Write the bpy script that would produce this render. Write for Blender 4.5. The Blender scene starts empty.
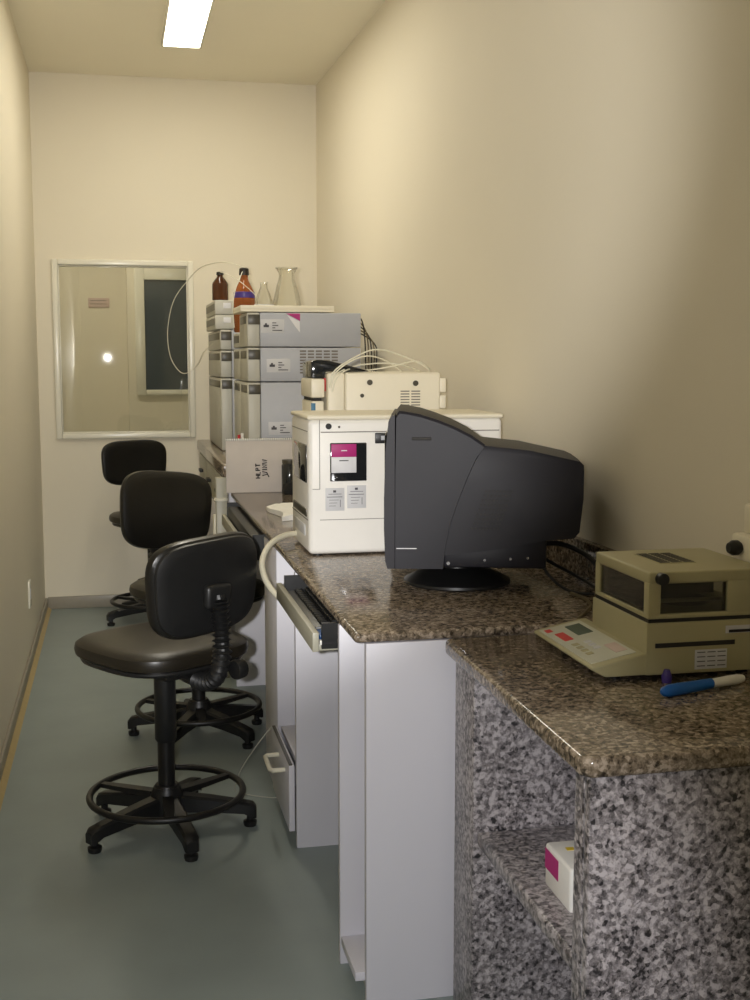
import bpy, bmesh, math, random
from mathutils import Vector, Matrix, Euler
random.seed(7)
scn = bpy.context.scene
COL = scn.collection
R = math.radians

# ------------------------------------------------------------------ camera
cam_d = bpy.data.cameras.new('camera'); cam = bpy.data.objects.new('camera', cam_d); COL.objects.link(cam)
cam_d.sensor_fit = 'VERTICAL'; cam_d.sensor_height = 36; cam_d.sensor_width = 27
cam_d.lens = 1200.0 / 1000 * 36
cam_d.clip_start = 0.05
yc = Vector((-260, 140, -1200)).normalized()          # corridor axis seen from the camera
zc = Vector((0, 1200, 140)).normalized()              # up
xc = yc.cross(zc)
rot = Matrix((xc, yc, zc))
cam.matrix_world = Matrix.Translation((0, 0, 1.3)) @ rot.to_4x4()
scn.camera = cam

# ------------------------------------------------------------------ world, exposure, lights
w = bpy.data.worlds.new('world'); scn.world = w; w.use_nodes = True
w.node_tree.nodes['Background'].inputs[0].default_value = (0.9, 0.95, 1, 1)
w.node_tree.nodes['Background'].inputs[1].default_value = 0.0
scn.view_settings.view_transform = 'Standard'; scn.view_settings.look = 'None'
scn.view_settings.gamma = 1; scn.view_settings.use_curve_mapping = False
scn.view_settings.exposure = 0.12

LAMP = 20.0          # tube panel emission
FLASH_A, FLASH_B = 260.0, 92.0
def spot(name, loc, aim, power, size, blend, color):
    l = bpy.data.lights.new(name, 'SPOT'); l.energy = power; l.spot_size = R(size); l.spot_blend = blend
    l.color = color; l.shadow_soft_size = 0.016
    o = bpy.data.objects.new(name, l); COL.objects.link(o); o.location = loc
    o.rotation_euler = (Vector(aim) - Vector(loc)).to_track_quat('-Z', 'Y').to_euler()
    return o
FL = (-0.075, 0.0, 1.325)
spot('camera_flash', FL, (-0.10, 6.42, 2.50), FLASH_A, 60, 0.40, (1.0, 0.98, 0.96))
spot('flash_added_cone', FL, (0.22, 2.3, 0.02), FLASH_B, 50, 0.6, (0.95, 0.96, 1.0))  # second cone added to the one flash; the gap keeps the right side dim

# ------------------------------------------------------------------ materials
MATS = {}
def s2l(c):
    return tuple(((v / 255) / 12.92 if v / 255 <= 0.04045 else ((v / 255 + 0.055) / 1.055) ** 2.4) for v in c)
def mat(name, rgb, rough=0.5, metal=0.0, spec=0.5, noise=0.04, nscale=30, bump=0.0, bscale=200, coat=0.0, transmission=0.0, ior=1.45, alpha=None):
    m = bpy.data.materials.new(name); m.use_nodes = True; nt = m.node_tree; b = nt.nodes['Principled BSDF']
    c = s2l(rgb)
    b.inputs['Roughness'].default_value = rough; b.inputs['Metallic'].default_value = metal
    b.inputs['Specular IOR Level'].default_value = spec; b.inputs['IOR'].default_value = ior
    b.inputs['Coat Weight'].default_value = coat; b.inputs['Transmission Weight'].default_value = transmission
    tc = nt.nodes.new('ShaderNodeTexCoord')
    n = nt.nodes.new('ShaderNodeTexNoise'); n.inputs['Scale'].default_value = nscale; n.inputs['Detail'].default_value = 3
    nt.links.new(tc.outputs['Object'], n.inputs['Vector'])
    r = nt.nodes.new('ShaderNodeValToRGB')
    r.color_ramp.elements[0].position = 0.3; r.color_ramp.elements[1].position = 0.7
    r.color_ramp.elements[0].color = tuple(max(0, v * (1 - noise)) for v in c) + (1,)
    r.color_ramp.elements[1].color = tuple(min(1, v * (1 + noise)) for v in c) + (1,)
    nt.links.new(n.outputs['Fac'], r.inputs['Fac']); nt.links.new(r.outputs['Color'], b.inputs['Base Color'])
    if bump:
        n2 = nt.nodes.new('ShaderNodeTexNoise'); n2.inputs['Scale'].default_value = bscale; n2.inputs['Detail'].default_value = 4
        nt.links.new(tc.outputs['Object'], n2.inputs['Vector'])
        bp = nt.nodes.new('ShaderNodeBump'); bp.inputs['Strength'].default_value = bump; bp.inputs['Distance'].default_value = 0.002
        nt.links.new(n2.outputs['Fac'], bp.inputs['Height']); nt.links.new(bp.outputs['Normal'], b.inputs['Normal'])
    MATS[name] = m
    return m
def granite(name, tone, rough):
    """tone: list of 4 (position, rgb) for the grain ramp"""
    m = bpy.data.materials.new(name); m.use_nodes = True; nt = m.node_tree; b = nt.nodes['Principled BSDF']
    tc = nt.nodes.new('ShaderNodeTexCoord')
    n1 = nt.nodes.new('ShaderNodeTexNoise'); n1.inputs['Scale'].default_value = 85; n1.inputs['Detail'].default_value = 5; n1.inputs['Roughness'].default_value = 0.72
    n1.inputs['Distortion'].default_value = 0.1
    v = nt.nodes.new('ShaderNodeTexVoronoi'); v.inputs['Scale'].default_value = 150; v.inputs['Randomness'].default_value = 1
    big = nt.nodes.new('ShaderNodeTexNoise'); big.inputs['Scale'].default_value = 9; big.inputs['Detail'].default_value = 2
    for q in (n1, v, big): nt.links.new(tc.outputs['Object'], q.inputs['Vector'])
    sep = nt.nodes.new('ShaderNodeSeparateColor'); nt.links.new(v.outputs['Color'], sep.inputs[0])
    mx = nt.nodes.new('ShaderNodeMath'); mx.operation = 'MULTIPLY'; mx.inputs[1].default_value = 0.26
    nt.links.new(sep.outputs[0], mx.inputs[0])
    ad = nt.nodes.new('ShaderNodeMath'); ad.operation = 'ADD'; nt.links.new(n1.outputs['Fac'], ad.inputs[0]); nt.links.new(mx.outputs[0], ad.inputs[1])
    b2 = nt.nodes.new('ShaderNodeMath'); b2.operation = 'MULTIPLY_ADD'; b2.inputs[1].default_value = 0.25; b2.inputs[2].default_value = -0.125
    nt.links.new(big.outputs['Fac'], b2.inputs[0])
    a3 = nt.nodes.new('ShaderNodeMath'); a3.operation = 'ADD'; nt.links.new(ad.outputs[0], a3.inputs[0]); nt.links.new(b2.outputs[0], a3.inputs[1])
    r = nt.nodes.new('ShaderNodeValToRGB'); el = r.color_ramp.elements
    el[0].position = tone[0][0]; el[0].color = s2l(tone[0][1]) + (1,)
    el[1].position = tone[-1][0]; el[1].color = s2l(tone[-1][1]) + (1,)
    for p, c in tone[1:-1]:
        e = el.new(p); e.color = s2l(c) + (1,)
    nt.links.new(a3.outputs[0], r.inputs['Fac']); nt.links.new(r.outputs['Color'], b.inputs['Base Color'])
    b.inputs['Roughness'].default_value = rough
    MATS[name] = m
    return m
def emit(name, rgb, s):
    m = bpy.data.materials.new(name); m.use_nodes = True; b = m.node_tree.nodes['Principled BSDF']
    b.inputs['Base Color'].default_value = (0.9, 0.9, 0.85, 1)
    b.inputs['Emission Color'].default_value = rgb + (1,); b.inputs['Emission Strength'].default_value = s
    MATS[name] = m
def thin_glass(name, tint, refl=1.0):
    m = bpy.data.materials.new(name); m.use_nodes = True; nt = m.node_tree; nt.nodes.clear()
    o = nt.nodes.new('ShaderNodeOutputMaterial'); mx = nt.nodes.new('ShaderNodeMixShader')
    t = nt.nodes.new('ShaderNodeBsdfTransparent'); t.inputs[0].default_value = tint + (1,)
    g = nt.nodes.new('ShaderNodeBsdfGlossy'); g.inputs['Roughness'].default_value = 0.012
    f = nt.nodes.new('ShaderNodeFresnel'); f.inputs[0].default_value = 1.5
    k = nt.nodes.new('ShaderNodeMath'); k.operation = 'MULTIPLY'; k.inputs[1].default_value = refl
    nt.links.new(f.outputs[0], k.inputs[0]); nt.links.new(k.outputs[0], mx.inputs[0])
    nt.links.new(t.outputs[0], mx.inputs[1]); nt.links.new(g.outputs[0], mx.inputs[2]); nt.links.new(mx.outputs[0], o.inputs[0])
    MATS[name] = m

mat('wall', (226, 218, 198), 0.75, noise=0.012, nscale=2, bump=0.15, bscale=120)
mat('ceiling', (238, 231, 210), 0.85, noise=0.01, nscale=2)
mat('floor', (138, 148, 145), 0.42, noise=0.05, nscale=5, bump=0.05, bscale=60)
mat('skirting', (150, 143, 128), 0.35, noise=0.03)
mat('skirting_edge', (176, 156, 110), 0.5)
mat('frame_white', (228, 224, 208), 0.22, noise=0.01)
mat('laminate', (212, 210, 216), 0.42, noise=0.012, nscale=4)
mat('laminate_edge', (222, 220, 222), 0.4, noise=0.01)
mat('beige_board', (170, 167, 150), 0.4, noise=0.02)
mat('cream_handle', (228, 222, 200), 0.3)
mat('instrument_white', (236, 233, 226), 0.38, noise=0.01)
mat('instrument_cream', (234, 226, 204), 0.42, noise=0.01)
mat('module_grey', (176, 178, 184), 0.45, noise=0.015)
mat('module_bezel', (190, 188, 176), 0.42, noise=0.015)
mat('module_dark', (74, 70, 58), 0.35)
mat('groove', (40, 38, 36), 0.7)
mat('seam', (120, 114, 106), 0.7)
mat('black_plastic', (26, 26, 26), 0.4, noise=0.1)
mat('black_vinyl', (24, 23, 21), 0.3, noise=0.12, nscale=15, bump=0.1, bscale=250)
mat('seat_vinyl', (33, 29, 22), 0.36, noise=0.12, nscale=12, bump=0.1, bscale=250)
mat('black_metal', (26, 25, 24), 0.38, noise=0.1)
mat('monitor_shell', (30, 29, 35), 0.5, spec=0.32, noise=0.03, bump=0.12, bscale=900)
mat('monitor_front', (28, 26, 32), 0.5, spec=0.32, noise=0.03)
mat('screen', (12, 14, 16), 0.08)
mat('dark_glass', (34, 36, 38), 0.1, coat=0.5)
mat('magenta', (178, 40, 118), 0.5, noise=0.03)
mat('label_white', (222, 222, 224), 0.5)
mat('label_grey', (204, 204, 206), 0.55, noise=0.03)
mat('print_ink', (70, 68, 74), 0.6)
mat('black_ink', (26, 22, 26), 0.6)
mat('paper', (206, 198, 190), 0.7, noise=0.04, nscale=14)
mat('paper_white', (232, 230, 222), 0.7, noise=0.02)
mat('amber', (138, 76, 34), 0.08, noise=0.2, nscale=12)
mat('amber_dark', (74, 40, 18), 0.08, noise=0.2, nscale=12)
mat('amber_cap', (30, 24, 16), 0.35)
mat('blue', (24, 96, 176), 0.35, noise=0.05)
mat('purple', (70, 52, 130), 0.35)
mat('red', (190, 40, 46), 0.45)
mat('teal_sticker', (70, 120, 150), 0.5)
mat('yellow', (220, 190, 60), 0.5)
mat('balance_beige', (172, 165, 128), 0.45, noise=0.015)
mat('keypad_film', (200, 200, 184), 0.3, noise=0.02)
mat('lcd', (96, 106, 92), 0.25)
mat('red_print', (200, 60, 56), 0.45)
mat('hose_cream', (214, 208, 186), 0.4)
mat('tube_white', (228, 224, 204), 0.35)
mat('cable_dark', (44, 38, 30), 0.5)
mat('cable_brown', (104, 92, 66), 0.5)
mat('cable_black', (20, 19, 18), 0.45)
mat('pink_sign', (206, 184, 176), 0.5)
mat('bluish_dark_glass', (62, 74, 84), 0.06, coat=1.0)  # dark blue glass of the far pane
mat('steel', (170, 170, 170), 0.25, metal=1.0)
T_WARM_LIT = [(0.44, (48, 41, 35)), (0.54, (94, 83, 69)), (0.67, (128, 114, 97)), (0.82, (172, 157, 140))]  # brown cast of the warm lamp light painted into the granite colour
T_FLASH_LIT = [(0.45, (40, 38, 40)), (0.53, (96, 91, 92)), (0.65, (134, 128, 129)), (0.80, (182, 175, 176))]  # same stone as the tops, greyer flash-lit tone painted in
granite('granite_warm_lit', T_WARM_LIT, 0.13)
granite('granite_flash_lit', T_FLASH_LIT, 0.3)
emit('lamp_diffuser', (1.0, 0.94, 0.80), LAMP)
emit('far_fill_lamp', (1.0, 0.94, 0.80), 52.0)  # glow of the lamp added in the far room
thin_glass('window_glass', (0.88, 0.88, 0.84), 1.3)
thin_glass('lab_glass', (0.975, 0.975, 0.96), 0.45)
thin_glass('draft_shield', (0.55, 0.55, 0.5), 1.0)

# ------------------------------------------------------------------ mesh building
class MB:
    def __init__(s): s.v = []; s.f = []; s.m = []; s.mats = []
    def _mi(s, m):
        if m is None: return 0
        if m not in s.mats: s.mats.append(m)
        return s.mats.index(m)
    def add(s, verts, faces, m=None):
        k = len(s.v); s.v += [tuple(v) for v in verts]; i = s._mi(m)
        for f in faces: s.f.append(tuple(a + k for a in f)); s.m.append(i)
        return s
    def bm(s, bm, m=None):
        bm.verts.index_update()
        vs = [v.co[:] for v in bm.verts]; fs = [[v.index for v in f.verts] for f in bm.faces]
        bm.free(); return s.add(vs, fs, m)
    def box(s, x0, x1, y0, y1, z0, z1, bev=0.0, m=None, seg=2, rotz=0, rotx=0, roty=0):
        bm = bmesh.new(); bmesh.ops.create_cube(bm, size=1)
        c = Vector(((x0+x1)/2, (y0+y1)/2, (z0+z1)/2))
        bmesh.ops.scale(bm, vec=(abs(x1-x0), abs(y1-y0), abs(z1-z0)), verts=bm.verts)
        if bev:
            bev = min(bev, 0.49*min(abs(x1-x0), abs(y1-y0), abs(z1-z0)))
            bmesh.ops.bevel(bm, geom=bm.edges[:], offset=bev, segments=seg, affect='EDGES', profile=0.5)
        if rotz or rotx or roty:
            bmesh.ops.rotate(bm, cent=(0, 0, 0), matrix=Euler((R(rotx), R(roty), R(rotz))).to_matrix(), verts=bm.verts)
        bmesh.ops.translate(bm, vec=c, verts=bm.verts)
        return s.bm(bm, m)
    def prism(s, poly, a, b, axis='z', bev=0.0, m=None, seg=2):
        bm = bmesh.new()
        def p3(p, t):
            return {'z': (p[0], p[1], t), 'y': (p[0], t, p[1]), 'x': (t, p[0], p[1])}[axis]
        lo = [bm.verts.new(p3(p, a)) for p in poly]; hi = [bm.verts.new(p3(p, b)) for p in poly]
        n = len(poly); bm.faces.new(lo); bm.faces.new(hi[::-1])
        for i in range(n): bm.faces.new((lo[i], hi[i], hi[(i+1) % n], lo[(i+1) % n]))
        bmesh.ops.recalc_face_normals(bm, faces=bm.faces)
        if bev:
            es = [e for e in bm.edges if len(e.link_faces) == 2 and e.calc_face_angle(0) > R(28)]
            bmesh.ops.bevel(bm, geom=es, offset=bev, segments=seg, affect='EDGES', profile=0.5)
        return s.bm(bm, m)
    def tube(s, pts, r, n=8, m=None, smooth=0, closed=False):
        pts = [Vector(p) for p in pts]
        if smooth: pts = spline(pts, smooth, closed)
        N = len(pts); rs = r if isinstance(r, (list, tuple)) else [r]*N
        ref = Vector((0, 0, 1)); vs = []; prev = None
        for i, p in enumerate(pts):
            if closed: t = pts[(i+1) % N] - pts[i-1]
            else: t = pts[min(i+1, N-1)] - pts[max(i-1, 0)]
            t.normalize()
            if prev is None:
                u = t.cross(ref if abs(t.z) < 0.95 else Vector((1, 0, 0))).normalized()
            else:
                u = (prev - t*prev.dot(t)).normalized()
            prev = u; q = t.cross(u)
            for k in range(n):
                a = 2*math.pi*k/n; vs.append(p + (u*math.cos(a) + q*math.sin(a))*rs[min(i, len(rs)-1)])
        fs = []
        for i in range(N if closed else N-1):
            j = (i+1) % N
            for k in range(n): fs.append((i*n+k, i*n+(k+1) % n, j*n+(k+1) % n, j*n+k))
        if not closed:
            fs.append(tuple(range(n))[::-1]); fs.append(tuple((N-1)*n+k for k in range(n)))
        return s.add(vs, fs, m)
    def lathe(s, prof, c=(0, 0, 0), n=32, m=None, sx=1, sy=1, mtx=None):
        """prof: (radius, z) pairs from bottom to top"""
        vs = []; fs = []
        for r, z in prof:
            for k in range(n):
                a = 2*math.pi*k/n; p = Vector((r*math.cos(a)*sx, r*math.sin(a)*sy, z))
                if mtx: p = mtx @ p
                vs.append(p + Vector(c))
        for i in range(len(prof)-1):
            for k in range(n): fs.append((i*n+k, i*n+(k+1) % n, (i+1)*n+(k+1) % n, (i+1)*n+k))
        if prof[0][0] > 1e-6: fs.append(tuple(range(n))[::-1])
        if prof[-1][0] > 1e-6: fs.append(tuple((len(prof)-1)*n+k for k in range(n)))
        return s.add(vs, fs, m)
    def cyl(s, p0, p1, r0, r1=None, n=20, m=None):
        return s.tube([p0, p1], [r0, r0 if r1 is None else r1], n=n, m=m)
    def pad(s, w, h, t, n=3.2, bend=0.0, steps=40, m=None, taper=0.0, crown=0.0, mtx=None):
        """cushion in the XY plane (w, h), thickness t along Z; bend curves it around the Y axis"""
        lay = [(0.0, 1.0), (0.45, 1.0), (0.78, 0.97), (0.92, 0.84), (0.985, 0.5), (1.0, 0.0), (0.985, -0.5), (0.92, -0.84), (0.78, -0.97), (0.45, -1.0), (0.0, -1.0)]
        vs = []; fs = []
        for sc, z in lay:
            for k in range(steps):
                a = 2*math.pi*k/steps; ca, sa = math.cos(a), math.sin(a)
                x = abs(ca)**(2/n)*math.copysign(1, ca)*w/2*sc; y = abs(sa)**(2/n)*math.copysign(1, sa)*h/2*sc
                x *= 1 + taper*y/(h/2)
                zz = z*t/2 + bend*x*x + (crown*(1-sc*sc) if z > 0 else 0)
                p = Vector((x, y, zz)); vs.append(mtx @ p if mtx else p)
        for i in range(len(lay)-1):
            for k in range(steps):
                fs.append((i*steps+k, (i+1)*steps+k, (i+1)*steps+(k+1) % steps, i*steps+(k+1) % steps))
        return s.add(vs, fs, m)
    def build(s, name, m, parent=None, label=None, angle=38):
        off = Vector((0, 0, 0)); q = parent
        while q is not None: off += q.location; q = q.parent
        me = bpy.data.meshes.new(name); me.from_pydata([tuple(Vector(v) - off) for v in s.v], [], s.f)
        names = s.mats or [m]
        if s.mats and None in s.mats: names = [m if x is None else x for x in s.mats]
        for x in names: me.materials.append(MATS[x])
        for p, i in zip(me.polygons, s.m): p.material_index = i
        bm = bmesh.new(); bm.from_mesh(me); bmesh.ops.remove_doubles(bm, verts=bm.verts, dist=1e-6)
        bmesh.ops.recalc_face_normals(bm, faces=bm.faces); bm.to_mesh(me); bm.free()
        me.shade_smooth(); me.set_sharp_from_angle(angle=R(angle))
        o = bpy.data.objects.new(name, me); COL.objects.link(o)
        if parent: o.parent = parent
        if label: o['label'] = label
        return o
def spline(pts, k, closed=False):
    out = []; N = len(pts); rng = range(N if closed else N-1)
    for i in rng:
        if closed: p0, p1, p2, p3 = pts[i-1], pts[i], pts[(i+1) % N], pts[(i+2) % N]
        else: p0, p1, p2, p3 = pts[max(i-1, 0)], pts[i], pts[i+1], pts[min(i+2, N-1)]
        for j in range(k):
            t = j/k
            out.append(0.5*((2*p1) + (p2-p0)*t + (2*p0-5*p1+4*p2-p3)*t*t + (3*p1-p0-3*p2+p3)*t**3))
    if not closed: out.append(pts[-1].copy())
    return out
def tag(o, label, cat, group=None, kind=None):
    o['label'] = label; o['category'] = cat
    if group: o['group'] = group
    if kind: o['kind'] = kind
    return o
def thing(name, loc, label, cat, group=None):
    o = bpy.data.objects.new(name, None); o.empty_display_size = 0.05; COL.objects.link(o); o.location = loc
    return tag(o, label, cat, group)
def struct(name, mb, m, parent=None, **k):
    o = mb.build(name, m, parent, **k)
    if parent is None: o['kind'] = 'structure'
    return o
def wx(y): return 1.065 + (6.42 - y)*0.0188       # right wall face

# ------------------------------------------------------------------ room shell
XL, YB, ZC, YF = -0.387, 6.42, 2.73, -1.7
struct('floor', MB().box(-1.2, 1.5, -1.9, 8.7, -0.08, 0), 'floor')
struct('ceiling', MB().box(-0.5, 1.4, -1.9, 6.5, ZC, ZC+0.08), 'ceiling')
struct('wall_left', MB().box(XL-0.12, XL, -1.8, 6.5, 0, ZC), 'wall')
struct('wall_right', MB().prism([(wx(6.5), 6.5), (wx(-1.8), -1.8), (wx(-1.8)+0.12, -1.8), (wx(-1.8)+0.12, 6.5)], 0, ZC), 'wall')
struct('wall_front', MB().box(XL, wx(YF)+0.05, YF-0.12, YF, 0, ZC), 'wall')
WX0, WX1, WZ0, WZ1 = -0.276, 0.380, 0.922, 1.782
wb = MB()
wb.box(XL-0.1, WX0, YB, YB+0.1, 0, ZC); wb.box(WX1, 1.12, YB, YB+0.1, 0, ZC)
wb.box(WX0, WX1, YB, YB+0.1, 0, WZ0); wb.box(WX0, WX1, YB, YB+0.1, WZ1, ZC)
struct('wall_back', wb, 'wall')
# skirting
sk = MB().box(XL, XL+0.012, -1.7, YB, 0, 0.06, 0.003)
struct('baseboard_left', sk, 'skirting')
struct('trim_1', MB().prism([(XL+0.012, 0), (XL+0.030, 0), (XL+0.012, 0.014)], -1.7, YB-0.012, axis='y'), 'skirting_edge')
struct('baseboard_back', MB().box(XL+0.012, 0.45, YB-0.012, YB, 0, 0.065, 0.004), 'skirting')
# window in the back wall
win = bpy.data.objects.new('window_1', None); COL.objects.link(win); win.location = (0.05, YB, WZ0); win['kind'] = 'structure'
fw = 0.030
fr = MB()
for (a0, a1, c0, c1) in ((WX0-fw, WX0, WZ0-fw, WZ1+fw), (WX1, WX1+fw, WZ0-fw, WZ1+fw), (WX0, WX1, WZ0-fw, WZ0), (WX0, WX1, WZ1, WZ1+fw)):
    fr.box(a0, a1, YB-0.018, YB+0.05, c0, c1, 0.007, seg=3)
fr.build('window_frame', 'frame_white', win)
lip = MB()
for (a0, a1, c0, c1) in ((WX0, WX0+0.006, WZ0, WZ1), (WX1-0.006, WX1, WZ0, WZ1), (WX0+0.006, WX1-0.006, WZ0, WZ0+0.006), (WX0+0.006, WX1-0.006, WZ1-0.006, WZ1)):
    lip.box(a0, a1, YB+0.0, YB+0.03, c0, c1, 0.0025, seg=3)
lip.build('glazing_bead', 'frame_white', win)
MB().box(WX0+0.004, WX1-0.004, YB+0.012, YB+0.018, WZ0+0.004, WZ1-0.004).build('pane', 'window_glass', win)
# the room beyond the window
struct('wall_far_left', MB().box(-1.1, 0.092, 8.5, 8.6, 0, 2.7), 'wall')
struct('wall_far_right', MB().box(0.086, 1.5, 8.1, 8.6, 0, 2.7), 'wall')
struct('wall_far_side', MB().box(-1.2, -1.1, 6.52, 8.6, 0, 2.7), 'wall')
struct('wall_far_end', MB().box(1.5, 1.6, 6.52, 8.6, 0, 2.7), 'wall')
struct('ceiling_far', MB().box(-1.2, 1.6, 6.52, 8.6, 2.7, 2.78), 'ceiling')
w2 = bpy.data.objects.new('window_2', None); COL.objects.link(w2); w2.location = (0.35, 8.1, 1.07); w2['kind'] = 'structure'
f2 = MB()
for (a0, a1, c0, c1) in ((0.135, 0.197, 1.07, 1.915), (0.6, 0.66, 1.07, 1.915), (0.197, 0.6, 1.07, 1.105), (0.197, 0.6, 1.82, 1.915)):
    f2.box(a0, a1, 8.075, 8.1, c0, c1, 0.005)
f2.build('window_frame', 'frame_white', w2)
MB().box(0.19, 0.61, 8.092, 8.1, 1.10, 1.83).build('pane', 'bluish_dark_glass', w2, label='dark bluish window pane')
sg = tag(MB().box(-0.169, -0.028, 8.492, 8.5, 1.655, 1.72, 0.002).build('wall_sign', 'pink_sign'), 'small pale pink rectangular notice on the wall seen through the window', 'sign')
mk = MB()
for k in range(2): mk.box(-0.155, -0.045, 8.4905, 8.492, 1.70-k*0.022, 1.704-k*0.022)
mk.build('printing', 'seam', sg)
lf = thing('ceiling_light', (-0.3, 7.3, 2.7), 'unseen lamp added to brighten the room beyond the window', 'ceiling light', 'ceiling lights')  # unseen; added to brighten the view through the window
MB().box(-0.6, 0.0, 7.2, 7.4, 2.67, 2.70, 0.004).build('lamp_frame', 'frame_white', lf)
MB().box(-0.58, -0.02, 7.22, 7.38, 2.664, 2.67).build('diffuser', 'far_fill_lamp', lf)

# ceiling light of the corridor, and an unseen one added behind the camera
def ceil_light(x0, x1, y0, y1, label):
    t = thing('ceiling_light', ((x0+x1)/2, (y0+y1)/2, ZC), label, 'ceiling light', 'ceiling lights')
    f = MB()
    for (a0, a1, b0, b1) in ((x0-0.01, x0, y0-0.01, y1+0.01), (x1, x1+0.01, y0-0.01, y1+0.01), (x0, x1, y0-0.01, y0), (x0, x1, y1, y1+0.01)):
        f.box(a0, a1, b0, b1, ZC-0.012, ZC, 0.002)
    f.build('lamp_frame', 'frame_white', t)
    MB().box(x0, x1, y0, y1, ZC-0.009, ZC-0.001).build('diffuser', 'lamp_diffuser', t, label='glowing white diffuser panel')
ceil_light(0.25, 0.412, 4.3, 5.74, 'long recessed fluorescent ceiling light glowing white near the back wall')
ceil_light(0.25, 0.412, -1.58, -1.28, 'unseen ceiling light added behind the camera, kept short to dim the near end')  # out of view; placed and shortened so the near end stays darker

# ------------------------------------------------------------------ counters
CZ, FZ, HZ = 0.77, 0.755, 0.88
Y0, Y1 = 2.248, 4.83
def slab(name, x0, y0, y1, z0, z1, bev=0.008):
    return MB().prism([(x0, y0), (wx(y0), y0), (wx(y1), y1), (x0, y1)], z0, z1, bev=bev, seg=3)
o = slab('worktop', 0.443, Y0, Y1, CZ-0.020, CZ).build('worktop', 'granite_warm_lit')
tag(o, 'long polished granite worktop tinted brown for its warm light, carrying the black monitor and white instruments', 'worktop')
o = MB().prism([(wx(2.28)-0.022, 2.28), (wx(2.28), 2.28), (wx(Y1), Y1), (wx(Y1)-0.022, Y1)], CZ, 0.858, bev=0.003).build('backsplash', 'granite_warm_lit')
tag(o, 'low granite upstand along the right wall behind the monitor', 'backsplash')

# near granite bench
gb = thing('granite_bench', (0.85, 1.9, 0), 'near granite bench with open shelf niche, carrying the beige balance', 'bench')
MB().prism([(0.632, 2.244), (0.619, 2.226), (0.614, 1.515), (0.627, 1.498), (wx(1.50), 1.498), (wx(2.244), 2.244)], FZ-0.03, FZ, bev=0.009, seg=3).build('bench_top', 'granite_warm_lit', gb)
MB().prism([(0.630, 1.508), (wx(1.51), 1.508), (wx(1.53), 1.53), (0.630, 1.53)], 0, FZ-0.03, bev=0.003).build('front_panel', 'granite_flash_lit', gb)
MB().prism([(0.630, 1.53), (0.655, 1.53), (0.655, 1.565), (0.630, 1.565)], 0, FZ-0.03, bev=0.002).build('edge_strip', 'granite_flash_lit', gb)
MB().prism([(0.628, 2.055), (wx(2.06), 2.055), (wx(2.18), 2.18), (0.628, 2.18)], 0, FZ-0.03, bev=0.003).build('rear_pillar', 'granite_flash_lit', gb)
MB().prism([(0.636, 1.531), (wx(1.53)-0.02, 1.531), (wx(2.05)-0.02, 2.054), (0.636, 2.054)], 0.402, 0.43, bev=0.006, seg=3).build('shelf', 'granite_flash_lit', gb)
MB().prism([(wx(1.53)-0.02, 1.531), (wx(1.53), 1.531), (wx(2.05), 2.054), (wx(2.05)-0.02, 2.054)], 0, FZ-0.03).build('rear_panel', 'granite_flash_lit', gb)

# high bench at the far end
hb = thing('high_bench', (0.75, 5.6, 0), 'raised granite bench at the far end under the grey instrument stacks', 'bench')
MB().prism([(0.415, 4.86), (wx(4.86), 4.86), (wx(6.41), 6.418), (0.415, 6.418)], HZ-0.052, HZ, bev=0.006, seg=3).build('bench_top', 'granite_warm_lit', hb)
MB().box(0.385, 0.43, 4.835, 4.872, 0, HZ-0.052, 0.003).build('post', 'beige_board', hb)
MB().cyl((0.407, 4.853, 0.735), (0.407, 4.853, 0.745), 0.03).build('collar', 'frame_white', hb)
cb = MB().box(0.44, 1.03, 4.875, 6.41, 0.0, HZ-0.053, 0.003).build('cupboard', 'laminate', hb)
for k in range(3):
    y = 4.90 + k*0.5
    d = MB().box(0.424, 0.438, y, y+0.485, 0.1, 0.66, 0.003).build('door', 'laminate', hb)
    MB().box(0.408, 0.424, y+0.40, y+0.42, 0.5, 0.62, 0.004).build('handle', 'cream_handle', d)
    d = MB().box(0.424, 0.438, y, y+0.485, 0.67, 0.815, 0.003).build('drawer_front', 'beige_board', hb)
    MB().box(0.405, 0.424, y+0.2, y+0.29, 0.735, 0.75, 0.004, m='black_plastic').build('handle', 'black_plastic', d)

# ------------------------------------------------------------------ white cabinets under the worktop
UZ = CZ - 0.021
c1 = thing('cabinet', (0.7, 2.36, 0), 'narrow white laminate cabinet with an open side at the near end of the worktop', 'cabinet', 'white cabinets under the worktop')
MB().box(0.466, 1.04, 2.248, 2.266, 0, UZ, 0.002).build('end_panel', 'laminate', c1)
MB().box(0.445, 1.04, 2.425, 2.443, 0, UZ, 0.002).build('side_panel', 'laminate', c1)
MB().box(0.447, 1.02, 2.266, 2.425, 0.045, 0.064, 0.001).build('bottom_board', 'laminate', c1)
MB().box(0.48, 1.02, 2.267, 2.424, 0.0, 0.045).build('plinth', 'beige_board', c1)
MB().box(0.75, 0.765, 2.266, 2.425, 0.064, UZ).build('rear_panel', 'laminate', c1)

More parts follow.
